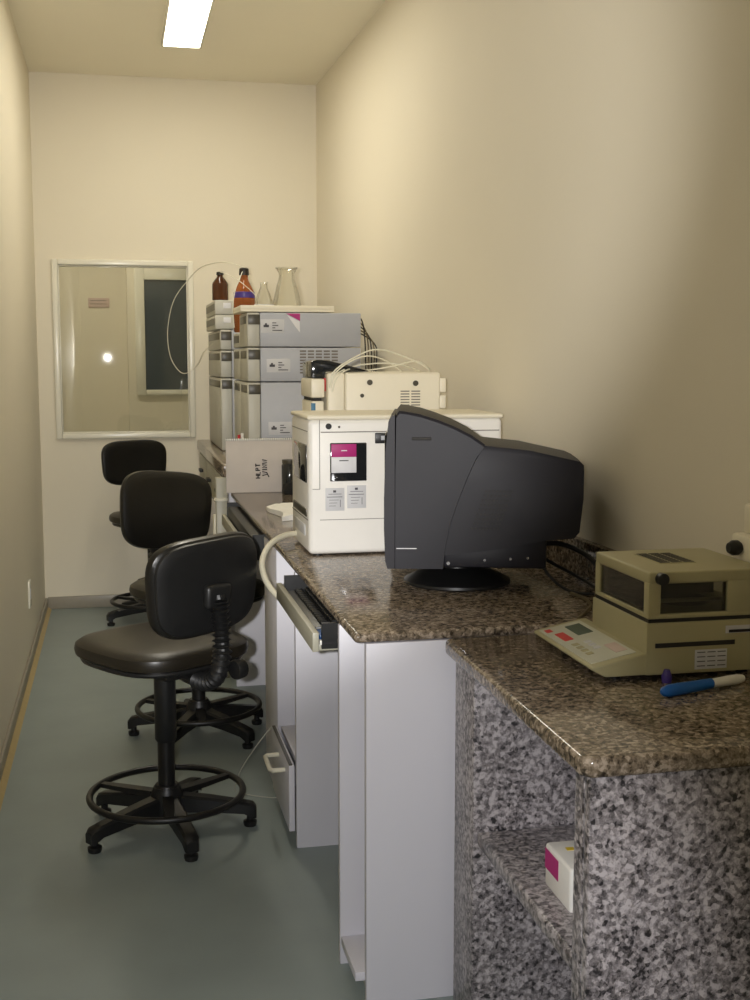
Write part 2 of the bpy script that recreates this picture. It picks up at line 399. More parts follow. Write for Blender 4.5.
c2 = thing('cabinet', (0.7, 3.4, 0), 'white laminate cabinet with a cream handled drawer low down, between the two keyboard trays', 'cabinet', 'white cabinets under the worktop')
MB().box(0.445, 1.04, 3.06, 3.08, 0, UZ, 0.002).build('side_panel', 'laminate', c2)
MB().box(0.455, 1.04, 3.08, 3.44, 0.205, 0.222, 0.001).build('shelf', 'laminate', c2)
MB().box(0.80, 0.815, 3.08, 3.44, 0.222, UZ).build('rear_panel', 'laminate', c2)
MB().box(0.445, 1.04, 3.44, 3.73, 0.0, UZ, 0.003).build('closed_section', 'laminate', c2)
MB().box(0.47, 1.02, 3.08, 3.44, 0, 0.035).build('plinth', 'beige_board', c2)
d = MB().box(0.428, 0.444, 3.085, 3.436, 0.038, 0.222, 0.002).build('drawer', 'laminate', c2)
MB().tube([(0.43, 3.16, 0.185), (0.395, 3.16, 0.185), (0.388, 3.17, 0.185), (0.388, 3.28, 0.185), (0.395, 3.29, 0.185), (0.43, 3.29, 0.185)], 0.0065, n=10).build('handle', 'cream_handle', d, label='cream bar handle')
MB().box(0.4285, 0.437, 3.084, 3.435, 0.222, 0.226).build('edge_strip', 'module_dark', d)

c3 = thing('cabinet', (0.7, 4.76, 0), 'white laminate cabinet behind the chairs at the far end of the worktop', 'cabinet', 'white cabinets under the worktop')
MB().box(0.445, 1.04, 4.70, 4.72, 0, UZ, 0.002).build('side_panel', 'laminate', c3)
MB().box(0.46, 1.04, 4.72, 4.825, 0.0, UZ, 0.002).build('body', 'laminate', c3)

# keyboard trays
def tray(y0, y1, z, x, label):
    t = thing('keyboard_tray', (x+0.1, (y0+y1)/2, z), label, 'keyboard tray', 'pull-out keyboard trays')
    MB().box(x, x+0.014, y0, y1, z-0.018, z+0.024, 0.002).build('front_board', 'beige_board', t)
    MB().box(x+0.014, x+0.36, y0+0.01, y1-0.01, z-0.018, z-0.004, 0.001).build('tray_board', 'beige_board', t)
    for y in (y0, y1-0.01):
        MB().box(x+0.02, x+0.36, y, y+0.010, z-0.012, CZ-0.021).build('slide', 'black_plastic', t)
    return t
tray(2.447, 3.03, 0.706, 0.392, 'beige front pull-out keyboard tray under the near worktop, holding a black keyboard')
tray(3.76, 4.66, 0.680, 0.392, 'beige front pull-out keyboard tray further down, behind the nearest chair')
def keyboard(x, y0, y1, z, label):
    t = thing('keyboard', (x, (y0+y1)/2, z), label, 'keyboard')
    MB().prism([(x, z), (x+0.16, z), (x+0.16, z+0.026), (x, z+0.014)], y0, y1, axis='y', bev=0.003).build('case', 'black_plastic', t)
    n = 16; st = (y1-y0-0.03)/n
    kb = MB()
    for r in range(5):
        for k in range(n):
            kx = x+0.018+r*0.026; ky = y0+0.015+k*st; kz = z+0.014+0.012*(kx-x)/0.16
            kb.box(kx, kx+0.020, ky, ky+st*0.84, kz, kz+0.008, 0.002, seg=1)
    kb.build('keys', 'black_plastic', t)
keyboard(0.412, 2.56, 2.99, 0.702, 'black keyboard in the near pull-out tray')
o = MB().box(0.412, 0.50, 2.462, 2.545, 0.702, 0.715, 0.003).build('notepad', 'blue'); tag(o, 'small blue pad at the near end of the near keyboard tray', 'notepad')
o = MB().box(0.408, 0.44, 2.4475, 2.461, 0.7025, 0.712, 0.001).build('white_tag', 'paper_white'); tag(o, 'small white tag with a dark stripe on the near end of the keyboard tray', 'tag')
MB().box(0.412, 0.436, 2.4465, 2.4475, 0.704, 0.708).build('stripe', 'black_ink', o)
o = thing('flat_device', (0.6, 4.2, 0.676), 'flat black device filling the far keyboard tray under the worktop edge', 'computer')
MB().box(0.412, 0.70, 3.785, 4.62, 0.6765, 0.738, 0.008).build('case', 'black_plastic', o)
MB().box(0.4105, 0.413, 3.83, 4.1, 0.70, 0.712).build('slot', 'groove', o)

# ------------------------------------------------------------------ chairs
def chair(loc, back_dir, star0, label, back_z, bw=0.34, bh=0.26, seat_rot=0.0, tilt=8, roll=0, sw=0.445, side=1):
    """local frame: back rest towards -Y; seat top ~0.55"""
    t = thing('drafting_chair', (0, 0, 0), label, 'chair', 'black drafting chairs')
    # star base
    MB().lathe([(0.0, 0.045), (0.045, 0.045), (0.048, 0.06), (0.046, 0.10), (0.036, 0.125), (0.0, 0.125)], n=24).build('hub', 'black_plastic', t)
    for k in range(5):
        a = R(star0 + 72*k) - t_rot(back_dir)
        d = Vector((math.cos(a), math.sin(a), 0)); n = Vector((-d.y, d.x, 0))
        mb = MB(); vs = []
        for (s, zt, zb, hw) in ((0.02, 0.105, 0.055, 0.024), (0.12, 0.090, 0.050, 0.022), (0.212, 0.072, 0.040, 0.020), (0.238, 0.066, 0.026, 0.019), (0.247, 0.055, 0.026, 0.015)):
            for sg, z in ((-1, zb), (-1, zt-0.006), (-0.7, zt), (0.7, zt), (1, zt-0.006), (1, zb)):
                vs.append(d*s + n*hw*sg + Vector((0, 0, z)))
        fs = []
        for i in range(4):
            for j in range(6): fs.append((i*6+j, i*6+(j+1) % 6, (i+1)*6+(j+1) % 6, (i+1)*6+j))
        fs.append(tuple(range(6))); fs.append(tuple(24+j for j in range(6)))
        mb.add(vs, fs); lg = mb.build('leg', 'black_plastic', t)
        c = d*0.229
        MB().lathe([(0.0, 0.0), (0.017, 0.0), (0.019, 0.006), (0.019, 0.014), (0.010, 0.018), (0.010, 0.03), (0.0, 0.03)], c=(c.x, c.y, 0), n=18).build('foot_glide', 'black_plastic', lg)
    # foot ring
    N = 56
    ring = MB().tube([(0.210*math.cos(2*math.pi*i/N), 0.210*math.sin(2*math.pi*i/N), 0.106) for i in range(N)], 0.0095, n=10, closed=True).build('foot_ring', 'black_metal', t)
    for k in range(3):
        a = R(30 + 120*k) - t_rot(back_dir); d = Vector((math.cos(a), math.sin(a), 0)); n = Vector((-d.y, d.x, 0))
        vs = []
        for s, z, hw, ht in ((0.022, 0.100, 0.014, 0.009), (0.12, 0.103, 0.015, 0.007), (0.203, 0.106, 0.010, 0.006)):
            for p, q in ((-1, -1), (-1, 1), (1, 1), (1, -1)): vs.append(d*s + n*hw*p + Vector((0, 0, z+ht*q)))
        fs = [(i*4+j, i*4+(j+1) % 4, (i+1)*4+(j+1) % 4, (i+1)*4+j) for i in range(2) for j in range(4)] + [(0, 1, 2, 3), (8, 9, 10, 11)]
        MB().add(vs, fs).build('spoke', 'black_metal', ring)
    MB().lathe([(0.0, 0.09), (0.033, 0.09), (0.034, 0.094), (0.034, 0.128), (0.031, 0.132), (0.0, 0.132)], n=24).build('ring_clamp', 'black_metal', t)
    MB().lathe([(0.0, 0.10), (0.0235, 0.10), (0.0235, 0.30), (0.0, 0.30)], n=24).build('gas_column', 'black_metal', t)
    MB().lathe([(0.0, 0.255), (0.026, 0.255), (0.030, 0.262), (0.030, 0.47), (0.0, 0.47)], n=24).build('column_sleeve', 'black_plastic', t)
    MB().box(-0.075, 0.075, -0.11, 0.10, 0.452, 0.488, 0.008).build('seat_mechanism', 'black_metal', t)
    lev = MB().tube([(0.05*side, 0.0, 0.462), (0.12*side, 0.01, 0.458), (0.16*side, 0.012, 0.450)], [0.005, 0.005, 0.008], n=8).build('lever', 'black_plastic', t)
    # seat: cushion over a plastic shell
    M = Matrix.Translation((0, 0.01, 0.520)) @ Matrix.Rotation(R(seat_rot), 4, 'Z')
    MB().pad(sw, 0.42, 0.056, n=3.3, crown=0.004, mtx=M, steps=56).build('seat', 'seat_vinyl', t)
    M2 = Matrix.Translation((0, 0.01, 0.493)) @ Matrix.Rotation(R(seat_rot), 4, 'Z')
    MB().pad(sw-0.02, 0.40, 0.024, n=3.0, mtx=M2, steps=56).build('seat_shell', 'black_plastic', t)
    # back support: L bar wrapped in bellows
    zb = back_z
    path = spline([Vector(p) for p in ((0, -0.06, 0.462), (0, -0.16, 0.452), (0, -0.225, 0.475), (0, -0.252, 0.54), (0, -0.250, 0.61), (0, -0.243, zb-0.04), (0, -0.238, zb-0.02))], 14)
    rad = [0.021 + 0.0055*math.cos(i*math.pi*0.68) if 10 < i < 74 else 0.018 for i in range(len(path))]
    MB().tube(path, rad, n=16).build('bellows_bar', 'black_plastic', t, angle=20)
    MB().lathe([(0.0, 0), (0.024, 0), (0.027, 0.006), (0.024, 0.03), (0.0, 0.03)], c=(0.02, -0.275, 0.50), n=18, mtx=Euler((0, R(90), 0)).to_matrix()).build('adjusting_knob', 'black_plastic', t)
    # bracket on the rear of the back rest
    br = MB().box(-0.042, 0.042, -0.250, -0.222, zb-0.055, zb+0.012, 0.016, seg=3, rotx=tilt*0.5)
    br.build('back_bracket', 'black_plastic', t)
    Mb = (Matrix.Translation((0, -0.190, zb)) @ Matrix.Rotation(R(90 + tilt), 4, 'X') @ Matrix.Rotation(R(roll), 4, 'Z'))
    # pad local XY -> X, Z(up); local Z -> -Y (rear)
    MB().pad(bw, bh, 0.045, n=3.8, bend=-0.55, taper=0.04, mtx=Mb, steps=56).build('backrest', 'black_vinyl', t)
    Mb2 = (Matrix.Translation((0, -0.209, zb)) @ Matrix.Rotation(R(90 + tilt), 4, 'X') @ Matrix.Rotation(R(roll), 4, 'Z'))
    MB().pad(bw*0.95, bh*0.94, 0.026, n=3.8, bend=-0.55, taper=0.04, mtx=Mb2, steps=56).build('back_shell', 'black_plastic', t)
    t.location = loc; t.rotation_euler = (0, 0, t_rot(back_dir))
    return t
def t_rot(bd):       # rotation so that local -Y points along bd (degrees from -Y towards +X)
    return R(bd)
chair((0.112, 3.27, 0), 34, -5, 'nearest black drafting chair, its ribbed back bar towards the camera, by the near keyboard tray', 0.715, bw=0.348, bh=0.265, tilt=6, roll=3, sw=0.412)
chair((0.256, 4.10, 0), -148, 23, 'middle black drafting chair with a large rounded backrest, between the other two chairs', 0.775, bw=0.372, bh=0.275, tilt=4, roll=6, sw=0.41, side=-1)
chair((0.165, 6.02, 0), -152, 200, 'farthest black drafting chair, standing under the window by the back wall', 0.785, bw=0.36, bh=0.225, tilt=2, sw=0.38, side=-1)

# ------------------------------------------------------------------ white instrument (oven box) behind the monitor
GY0, GY1, GX0, GX1 = 3.177, 3.49, 0.498, 1.046
gc = thing('gas_chromatograph', (0.77, 3.33, CZ), 'boxy white lab instrument with magenta label in its side window, left of the black monitor', 'lab instrument')
MB().box(GX0+0.003, GX1, GY0+0.002, GY1, CZ+0.005, 1.142, 0.014, seg=3).build('housing', 'instrument_white', gc)
MB().box(GX0, GX1+0.002, GY0, GY1+0.002, 1.140, 1.153, 0.006, seg=3).build('lid', 'instrument_cream', gc)
for (x, y) in ((0.53, 3.21), (0.53, 3.45), (1.01, 3.21), (1.01, 3.45)):
    MB().cyl((x, y, CZ), (x, y, CZ+0.006), 0.014).build('rubber_foot', 'black_plastic', gc)
sm = MB()
sm.box(0.535, GX1-0.01, GY0+0.0005, GY0+0.003, 1.106, 1.1085); sm.box(0.532, GX1-0.01, GY0+0.0005, GY0+0.003, 0.869, 0.8705)
sm.box(0.531, 0.5325, GY0+0.0005, GY0+0.003, 0.953, 1.14); sm.box(0.512, 0.531, GY0+0.0005, GY0+0.003, 0.953, 0.9545)
sm.box(GX0+0.0015, GX0+0.004, GY0+0.014, GY1-0.014, 1.108, 1.110); sm.box(GX0+0.0015, GX0+0.004, GY0+0.014, GY1-0.014, 0.868, 0.870)
sm.build('panel_seams', 'seam', gc)
wn = MB().box(0.560, 0.661, GY0-0.001, GY0+0.004, 0.974, 1.078, 0.006).build('side_window', 'dark_glass', gc, label='dark window with rounded corners')
MB().box(0.563, 0.632, GY0-0.002, GY0, 1.040, 1.075, 0.001).build('magenta_label', 'magenta', wn, label='magenta label band')
MB().box(0.590, 0.606, GY0-0.0026, GY0-0.002, 1.056, 1.0585).build('print', 'label_white', wn)
MB().box(0.563, 0.632, GY0-0.002, GY0, 0.997, 1.040, 0.001).build('white_label', 'label_white', wn)
MB().box(0.585, 0.610, GY0-0.0026, GY0-0.002, 1.029, 1.0315).build('print', 'print_ink', wn)
MB().cyl((0.556, GY0-0.004, 1.123), (0.556, GY0+0.006, 1.123), 0.008).build('knob', 'black_plastic', gc)
MB().cyl((0.585, GY0-0.001, 1.121), (0.585, GY0+0.006, 1.121), 0.003).build('screw', 'module_dark', gc)
rc = MB().box(0.684, 0.742, GY0-0.001, GY0+0.004, 1.075, 1.104, 0.004).build('recessed_grip', 'black_plastic', gc)
MB().box(0.70, 0.728, GY0-0.0025, GY0-0.001, 1.084, 1.096, 0.003).build('latch', 'module_grey', rc)
for k, (x0, z0) in enumerate(((0.547, 0.894), (0.607, 0.900))):
    lb = MB().box(x0, x0+0.052, GY0+0.0002, GY0+0.0025, z0, z0+0.062, 0.0005).build('sticker', 'label_grey', gc)
    pr = MB(); y = GY0
    pr.box(x0+0.021, x0+0.029, y-0.0006, y+0.0002, z0+0.050, z0+0.056)
    pr.box(x0+0.008, x0+0.044, y-0.0006, y+0.0002, z0+0.045, z0+0.0462); pr.box(x0+0.004, x0+0.046, y-0.0006, y+0.0002, z0+0.037, z0+0.0385)
    for j in range(3): pr.box(x0+0.010, x0+0.036-0.004*j, y-0.0006, y+0.0002, z0+0.029-0.008*j, z0+0.0300-0.008*j)
    pr.box(x0+0.040, x0+0.0412, y-0.0006, y+0.0002, z0+0.010, z0+0.030)
    pr.build('fine_print', 'print_ink', lb)
# front face (towards the aisle)
MB().box(GX0-0.0005, GX0+0.006, 3.205, 3.425, 0.968, 1.072, 0.003).build('front_window', 'dark_glass', gc, label='tall dark window in the narrow front')
MB().box(GX0-0.0005, GX0+0.006, 3.205, 3.445, 0.876, 0.897, 0.002).build('front_slot', 'module_dark', gc)
MB().box(GX0+0.0012, GX0+0.004, 3.24, 3.42, 0.82, 0.85, 0.0005).build('front_label', 'label_grey', gc)

# hose out of its front
hs = MB().tube([(0.503, 3.42, 0.800), (0.46, 3.38, 0.800), (0.41, 3.31, 0.785), (0.381, 3.24, 0.750), (0.382, 3.17, 0.712), (0.405, 3.11, 0.680), (0.435, 3.07, 0.664), (0.50, 3.045, 0.655)], 0.0085, n=12, smooth=8).build('drain_hose', 'hose_cream')
tag(hs, 'thick cream hose looping from the white instrument down under the worktop edge', 'hose')

# ------------------------------------------------------------------ cream instrument further back with tubes
BY = 3.60
ci = thing('lab_instrument', (0.83, 3.8, CZ), 'cream instrument with two dark knobs and small vents, behind the white instrument', 'lab instrument')
MB().box(0.682, 0.982, BY, 3.96, CZ+0.01, 1.262, 0.008, seg=3).build('housing', 'instrument_cream', ci)
MB().box(0.628, 0.6815, BY+0.002, 3.95, CZ+0.01, 1.261, 0.007, seg=3).build('front_door', 'instrument_cream', ci)
for x in (0.66, 0.95):
    MB().cyl((x, 3.65, CZ), (x, 3.65, CZ+0.012), 0.012).build('rubber_foot', 'black_plastic', ci)
    MB().cyl((x, 3.9, CZ), (x, 3.9, CZ+0.012), 0.012).build('rubber_foot', 'black_plastic', ci)
for (x, z, r) in ((0.758, 1.232, 0.0085), (0.902, 1.229, 0.0085), (0.734, 1.192, 0.006)):
    MB().cyl((x, BY-0.005, z), (x, BY+0.004, z), r).build('knob', 'module_dark', ci)
v = MB()
for c in range(2):
    for r_ in range(7): v.box(0.855+c*0.034, 0.883+c*0.034, BY-0.0006, BY+0.003, 1.152+r_*0.0085, 1.1555+r_*0.0085)
v.build('vent_slots', 'seam', ci)
MB().box(0.982, 1.003, BY+0.01, 3.9, 1.200, 1.245, 0.004).build('upper_lug', 'instrument_cream', ci)
MB().box(0.982, 1.003, BY+0.01, 3.9, 1.150, 1.192, 0.004).build('lower_lug', 'instrument_cream', ci)
MB().box(0.620, 0.628, BY+0.03, BY+0.06, 1.205, 1.245, 0.002).build('red_catch', 'red', ci, label='small dull red catch')
asm = thing('autosampler', (0.6, 3.7, CZ), 'small cream and black sampling tower left of the cream instrument', 'lab instrument')
MB().box(0.580, 0.618, BY+0.01, 3.80, CZ, 1.176, 0.004).build('lower_housing', 'instrument_cream', asm)
MB().box(0.578, 0.620, BY+0.005, 3.81, 1.186, 1.244, 0.006).build('upper_housing', 'instrument_cream', asm)
MB().box(0.586, 0.612, BY+0.02, 3.80, 1.176, 1.186).build('neck', 'groove', asm)
MB().box(0.5785, 0.592, BY+0.0085, BY+0.012, 1.138, 1.170, 0.001).build('blue_sticker', 'teal_sticker', asm)
MB().prism([(0.582, 1.245), (0.582, 1.296), (0.60, 1.301), (0.632, 1.300), (0.70, 1.284), (0.76, 1.268), (0.76, 1.264), (0.66, 1.264), (0.626, 1.264), (0.625, 1.245)], 3.63, 3.80, axis='y', bev=0.004).build('dark_cover', 'dark_glass', asm, label='dark curved cover')
# tubes arching over
tb = [
 [(0.634, 3.62, 1.215), (0.645, 3.60, 1.262), (0.70, 3.62, 1.300), (0.79, 3.68, 1.332), (0.88, 3.74, 1.318), (0.985, 3.78, 1.275), (1.0, 3.82, 1.24)],
 [(0.632, 3.61, 1.205), (0.642, 3.595, 1.250), (0.69, 3.61, 1.290), (0.76, 3.66, 1.312), (0.83, 3.72, 1.300), (0.90, 3.78, 1.264)],
 [(0.636, 3.60, 1.215), (0.652, 3.60, 1.255), (0.72, 3.66, 1.280), (0.82, 3.72, 1.290), (0.90, 3.76, 1.283), (0.97, 3.82, 1.264)],
 [(0.640, 3.59, 1.205), (0.655, 3.595, 1.245), (0.70, 3.63, 1.272), (0.77, 3.70, 1.268), (0.86, 3.74, 1.280), (0.95, 3.78, 1.296), (1.01, 3.84, 1.27)]]
for i, p in enumerate(tb):
    o = MB().tube(p, 0.0024, n=8, smooth=8).build('plastic_tube', 'tube_white')
    tag(o, ['thin cream tube making the highest arch over the cream instrument', 'thin cream tube of the short steep arch over the cream instrument',
            'thin cream tube of the second arch down, lying flat over the cream instrument', 'thin cream tube snaking lowest across the top of the cream instrument'][i], 'tube', 'cream tubes over the instrument')

# ------------------------------------------------------------------ CRT monitor
mo = thing('crt_monitor', (0.79, 2.735, CZ), 'black CRT monitor seen from its side on a round swivel foot', 'monitor')
MB().lathe([(0.0, 0.0), (0.122, 0.0), (0.128, 0.004), (0.127, 0.010), (0.105, 0.022), (0.075, 0.034), (0.05, 0.042), (0.045, 0.075), (0.0, 0.075)], c=(0.79, 2.735, CZ), n=48, sy=1.0).build('swivel_foot', 'black_plastic', mo)
def loft(mb, secs, m=None):
    """secs: list of (y, polygon xz), same count"""
    n = len(secs[0][1]); vs = [(x, y, z) for y, poly in secs for x, z in poly]; fs = []
    for i in range(len(secs)-1):
        for k in range(n): fs.append((i*n+k, i*n+(k+1) % n, (i+1)*n+(k+1) % n, (i+1)*n+k))
    fs.append(tuple(range(n))); fs.append(tuple((len(secs)-1)*n+k for k in range(n)))
    return mb.add(vs, fs, m)
F = [(0.590, 0.842), (0.590, 1.040), (0.592, 1.186), (0.600, 1.196), (0.612, 1.195), (0.650, 1.188), (0.689, 1.176), (0.726, 1.162), (0.765, 1.143), (0.797, 1.122), (0.778, 1.090), (0.757, 1.045), (0.735, 0.99), (0.718, 0.94), (0.708, 0.89), (0.703, 0.842)]
def crown(poly, dz, dx):
    c = Vector((0.67, 1.0)); out = []
    for x, z in poly:
        out.append((c.x + (x-c.x)*dx, z + (dz if z > 1.1 else 0)))
    return out
mb = MB()
loft(mb, [(2.530, crown(F, -0.006, 0.985)), (2.534, F), (2.60, crown(F, 0.004, 1)), (2.735, crown(F, 0.006, 1)), (2.87, crown(F, 0.004, 1)), (2.936, F), (2.940, crown(F, -0.006, 0.985))])
mb.build('front_housing', 'monitor_shell', mo, angle=30)
bz = [(0.590, 0.842), (0.590, 1.186), (0.584, 1.186), (0.575, 1.172), (0.568, 1.10), (0.565, 1.0), (0.565, 0.93), (0.568, 0.86), (0.573, 0.842)]
mb = MB(); loft(mb, [(2.530, bz), (2.60, bz), (2.87, bz), (2.940, bz)])
bezel = mb.build('bezel', 'monitor_front', mo)
MB().box(0.5655, 0.570, 2.57, 2.90, 0.90, 1.14, 0.002).build('screen', 'screen', bezel)
Rr = [(0.700, 0.87), (0.712, 0.92), (0.728, 0.98), (0.75, 1.04), (0.772, 1.09), (0.790, 1.119), (0.90, 1.108), (1.018, 1.083), (1.026, 1.075), (1.026, 1.0), (1.018, 0.925), (1.006, 0.911), (0.943, 0.906), (0.86, 0.89)]
def rz(poly, dz): return [(x, z + (dz if z > 1.06 else 0)) for x, z in poly]
mb = MB(); loft(mb, [(2.540, rz(Rr, -0.012)), (2.546, Rr), (2.60, rz(Rr, 0.003)), (2.735, rz(Rr, 0.005)), (2.87, rz(Rr, 0.003)), (2.924, Rr), (2.93, rz(Rr, -0.012))])
mb.build('rear_housing', 'monitor_shell', mo, angle=30)
MB().prism([(0.704, 0.843), (0.944, 0.840), (0.944, 0.915), (0.86, 0.915), (0.78, 0.915), (0.706, 0.89)], 2.550, 2.92, axis='y', bev=0.005).build('lower_housing', 'monitor_shell', mo)
v = MB()
for i in range(9):
    for j in range(8):
        z = 0.930 + i*0.0105; x = 0.768 + j*0.0085 + i*0.0038
        v.box(x, x+0.0045, 2.5385, 2.548, z, z+0.0055)
v.build('vent_holes', 'groove', mo)
MB().box(0.629, 0.674, 2.5275, 2.536, 1.131, 1.138, 0.002).build('grip_slot', 'groove', mo)
MB().box(0.594, 0.641, 2.5285, 2.5315, 0.8875, 0.8892).build('light_line', 'label_white', mo, label='thin white printed line')
MB().cyl((0.715, 2.543, 0.853), (0.715, 2.552, 0.853), 0.004).build('screw', 'steel', mo)
for x in (0.80, 0.86, 0.90):
    MB().cyl((x, 2.5475, 0.86+(x-0.8)*0.05), (x, 2.552, 0.86+(x-0.8)*0.05), 0.003).build('screw', 'steel', mo)

# cables behind the monitor
for ch in mo.children:            # the housing sits a little behind the middle of its foot
    if ch.name != 'swivel_foot':
        for q in [ch] + list(ch.children):
            q.data.transform(Matrix.Translation((0.046, 0, -0.008)) @ Matrix.Diagonal((0.965, 0.90, 1.0, 1.0)))
MOT = R(-14)                      # screen turned away from the camera
mo.rotation_euler = (0, 0, MOT)
cables = [
 ([(0.93, 2.60, 0.875), (0.99, 2.58, 0.880), (1.04, 2.52, 0.855), (1.06, 2.42, 0.80), (1.075, 2.36, 0.775)], 0.006, 'cable_black', 'thick black cable curving down from the rear of the monitor towards the balance'),
 ([(0.94, 2.66, 0.86), (0.985, 2.62, 0.83), (1.035, 2.54, 0.80), (1.055, 2.45, 0.778), (1.065, 2.40, 0.776)], 0.004, 'cable_black', 'thin black cable hanging just below the thick one behind the monitor'),
 ([(0.94, 2.60, 0.85), (0.97, 2.57, 0.80), (1.00, 2.53, 0.778), (1.045, 2.50, 0.775)], 0.0035, 'cable_black', 'short black cable lying lowest behind the monitor'),
 ([(1.00, 2.53, 0.7745), (1.005, 2.46, 0.7745), (0.99, 2.39, 0.7745), (0.955, 2.33, 0.7745), (0.915, 2.27, 0.7745)], 0.0038, 'cable_brown', 'brown cable curving over the worktop towards the balance keypad'),
 ([(1.075, 2.42, 0.7745), (1.05, 2.33, 0.7745), (1.03, 2.27, 0.7745), (1.0, 2.235, 0.7745)], 0.0030, 'cable_brown', 'short brown cable end behind the rear corner of the balance')]
for p, r, m, l in cables:
    tag(MB().tube(p, r, n=8, smooth=8).build('cable', m), l, 'cable', 'cables behind the monitor')

# ------------------------------------------------------------------ moisture balance
ba = thing('moisture_balance', (0.95, 2.0, FZ), 'beige lab balance with sloping keypad and windowed heating hood on the near bench', 'balance')
BX, BYN, BYF = 0.872, 1.857, 2.150
MB().prism([(BX, FZ+0.010), (1.095, FZ+0.010), (1.095, 0.855), (BX, 0.855)], BYN, 2.095, axis='y', bev=0.0015, seg=3).build('body', 'balance_beige', ba)
MB().prism([(0.800, FZ+0.010), (BX+0.01, FZ+0.010), (BX+0.01, 0.803), (BX, 0.803), (0.777, 0.784), (0.774, 0.779)], BYN+0.0012, BYF, axis='y', bev=0.003, seg=3).build('keypad_wedge', 'balance_beige', ba)
for (x, y) in ((0.83, 1.89), (0.83, 2.12), (1.07, 1.89), (1.07, 2.12)):
    MB().cyl((x, y, FZ), (x, y, FZ+0.012), 0.010).build('rubber_foot', 'black_plastic', ba)
def on_key(u, v, h=0.0012):      # u: 0..1 from the aisle edge to the body, v: y
    x = 0.777 + (BX-0.777)*u; z = 0.784 + (0.803-0.784)*u
    return x, v, z + h
def key_quad(u0, u1, y0, y1, name, m, h=0.0016, parent=None, label=None):
    a = [on_key(u0, y0, h), on_key(u1, y0, h), on_key(u1, y1, h), on_key(u0, y1, h)]
    b = [(x, y, z-h) for x, y, z in a]
    return MB().add(a+b, [(0, 1, 2, 3), (7, 6, 5, 4), (0, 4, 5, 1), (1, 5, 6, 2), (2, 6, 7, 3), (3, 7, 4, 0)]).build(name, m, parent or ba, label)
kp = key_quad(0.04, 0.90, BYN+0.02, BYF-0.015, 'keypad', 'keypad_film', 0.0012)
key_quad(0.50, 0.80, 2.045, 2.115, 'display', 'lcd', 0.0022, kp, 'grey green liquid crystal display')
key_quad(0.17, 0.34, 2.030, 2.085, 'red_button', 'red_print', 0.0022, kp, 'red printed key')
key_quad(0.10, 0.22, 2.105, 2.125, 'pink_button', 'red_print', 0.0018, kp)
for k in range(4): key_quad(0.18, 0.30, 1.99-0.022*k, 2.003-0.022*k, 'button', 'balance_beige', 0.0022, kp)
for k in range(3): key_quad(0.42, 0.54, 1.99-0.022*k, 2.003-0.022*k, 'button', 'label_grey', 0.0022, kp)
key_quad(0.62, 0.84, 1.90, 1.955, 'red_lettering', 'pink_sign', 0.0018, kp)
MB().box(BX+0.004, 1.09, BYN+0.004, 2.09, 0.855, 0.862).build('joint', 'groove', ba)
# hood: four corner posts, top, glass
hd = MB(); z0, z1 = 0.862, 0.943
HY = 2.090
hd.box(BX+0.002, 1.095, BYN, HY, 0.922, z1, 0.004, seg=3)
hd.box(BX+0.002, 1.095, BYN, HY, z0, 0.870, 0.002)
hd.box(BX+0.002, BX+0.024, BYN, BYN+0.020, 0.868, 0.924, 0.001); hd.box(1.020, 1.095, BYN, BYN+0.020, 0.868, 0.924, 0.001)
hd.box(BX+0.002, BX+0.020, HY-0.020, HY, 0.868, 0.924, 0.001); hd.box(1.07, 1.095, HY-0.02, HY, 0.868, 0.924, 0.001)
hood = hd.build('hood', 'balance_beige', ba)
MB().box(BX+0.024, 1.020, BYN+0.006, BYN+0.009, 0.870, 0.922).build('side_glass', 'draft_shield', hood)
MB().box(BX+0.006, BX+0.009, BYN+0.020, HY-0.020, 0.870, 0.922).build('front_glass', 'draft_shield', hood)
MB().cyl((0.895, BYN-0.012, 0.932), (0.895, BYN+0.004, 0.932), 0.0105, n=20).build('knob', 'black_plastic', hood)
# inside: heater bar, chamber and sample pan
MB().box(0.905, 1.06, 1.90, 1.912, 0.880, 0.886, 0.002).build('heater_bar', 'instrument_cream', hood)
MB().box(0.935, 1.08, 2.02, 2.06, 0.866, 0.921).build('chamber_wall', 'module_dark', hood)
MB().lathe([(0.0, 0.866), (0.045, 0.866), (0.05, 0.876), (0.046, 0.876), (0.0, 0.869)], c=(0.985, 1.96, 0), n=28).build('sample_pan', 'steel', hood)
gq = MB().box(0.930, 1.000, 1.935, 2.045, z1-0.0005, z1+0.0012, 0.0005).build('grille', 'balance_beige', hood)
for j in range(3):
    mb = MB()
    for k in range(9):
        mb.box(0.932+j*0.0232, 0.9515+j*0.0232, 1.939+k*0.0116, 1.9460+k*0.0116, z1+0.0008, z1+0.0018)
    mb.build('slots', 'groove', gq)
# marks on the near side
MB().box(0.888, 1.036, BYN-0.0008, BYN+0.002, 0.812, 0.820).build('vent_slit', 'groove', ba)
st = MB().box(0.962, 1.022, BYN-0.0008, BYN+0.001, 0.771, 0.805, 0.0003).build('sticker', 'label_grey', ba)
pr = MB()
for i in range(4):
    for j in range(3): pr.box(0.966+j*0.019, 0.981+j*0.019, BYN-0.0014, BYN-0.0008, 0.776+i*0.008, 0.7775+i*0.008)
pr.build('fine_print', 'print_ink', st)
nm = MB().box(1.018, 1.075, BYN-0.0008, BYN+0.001, 0.832, 0.845).build('name_plate', 'label_grey', ba)
MB().box(1.024, 1.07, BYN-0.0014, BYN-0.0008, 0.833, 0.838).build('print', 'black_ink', nm)
MB().lathe([(0, 0), (0.008, 0), (0.009, 0.010), (0.007, 0.016), (0.005, 0.022), (0, 0.022)], c=(0.905, BYN-0.012, FZ), n=18).build('levelling_foot', 'purple', ba, label='small purple levelling foot')

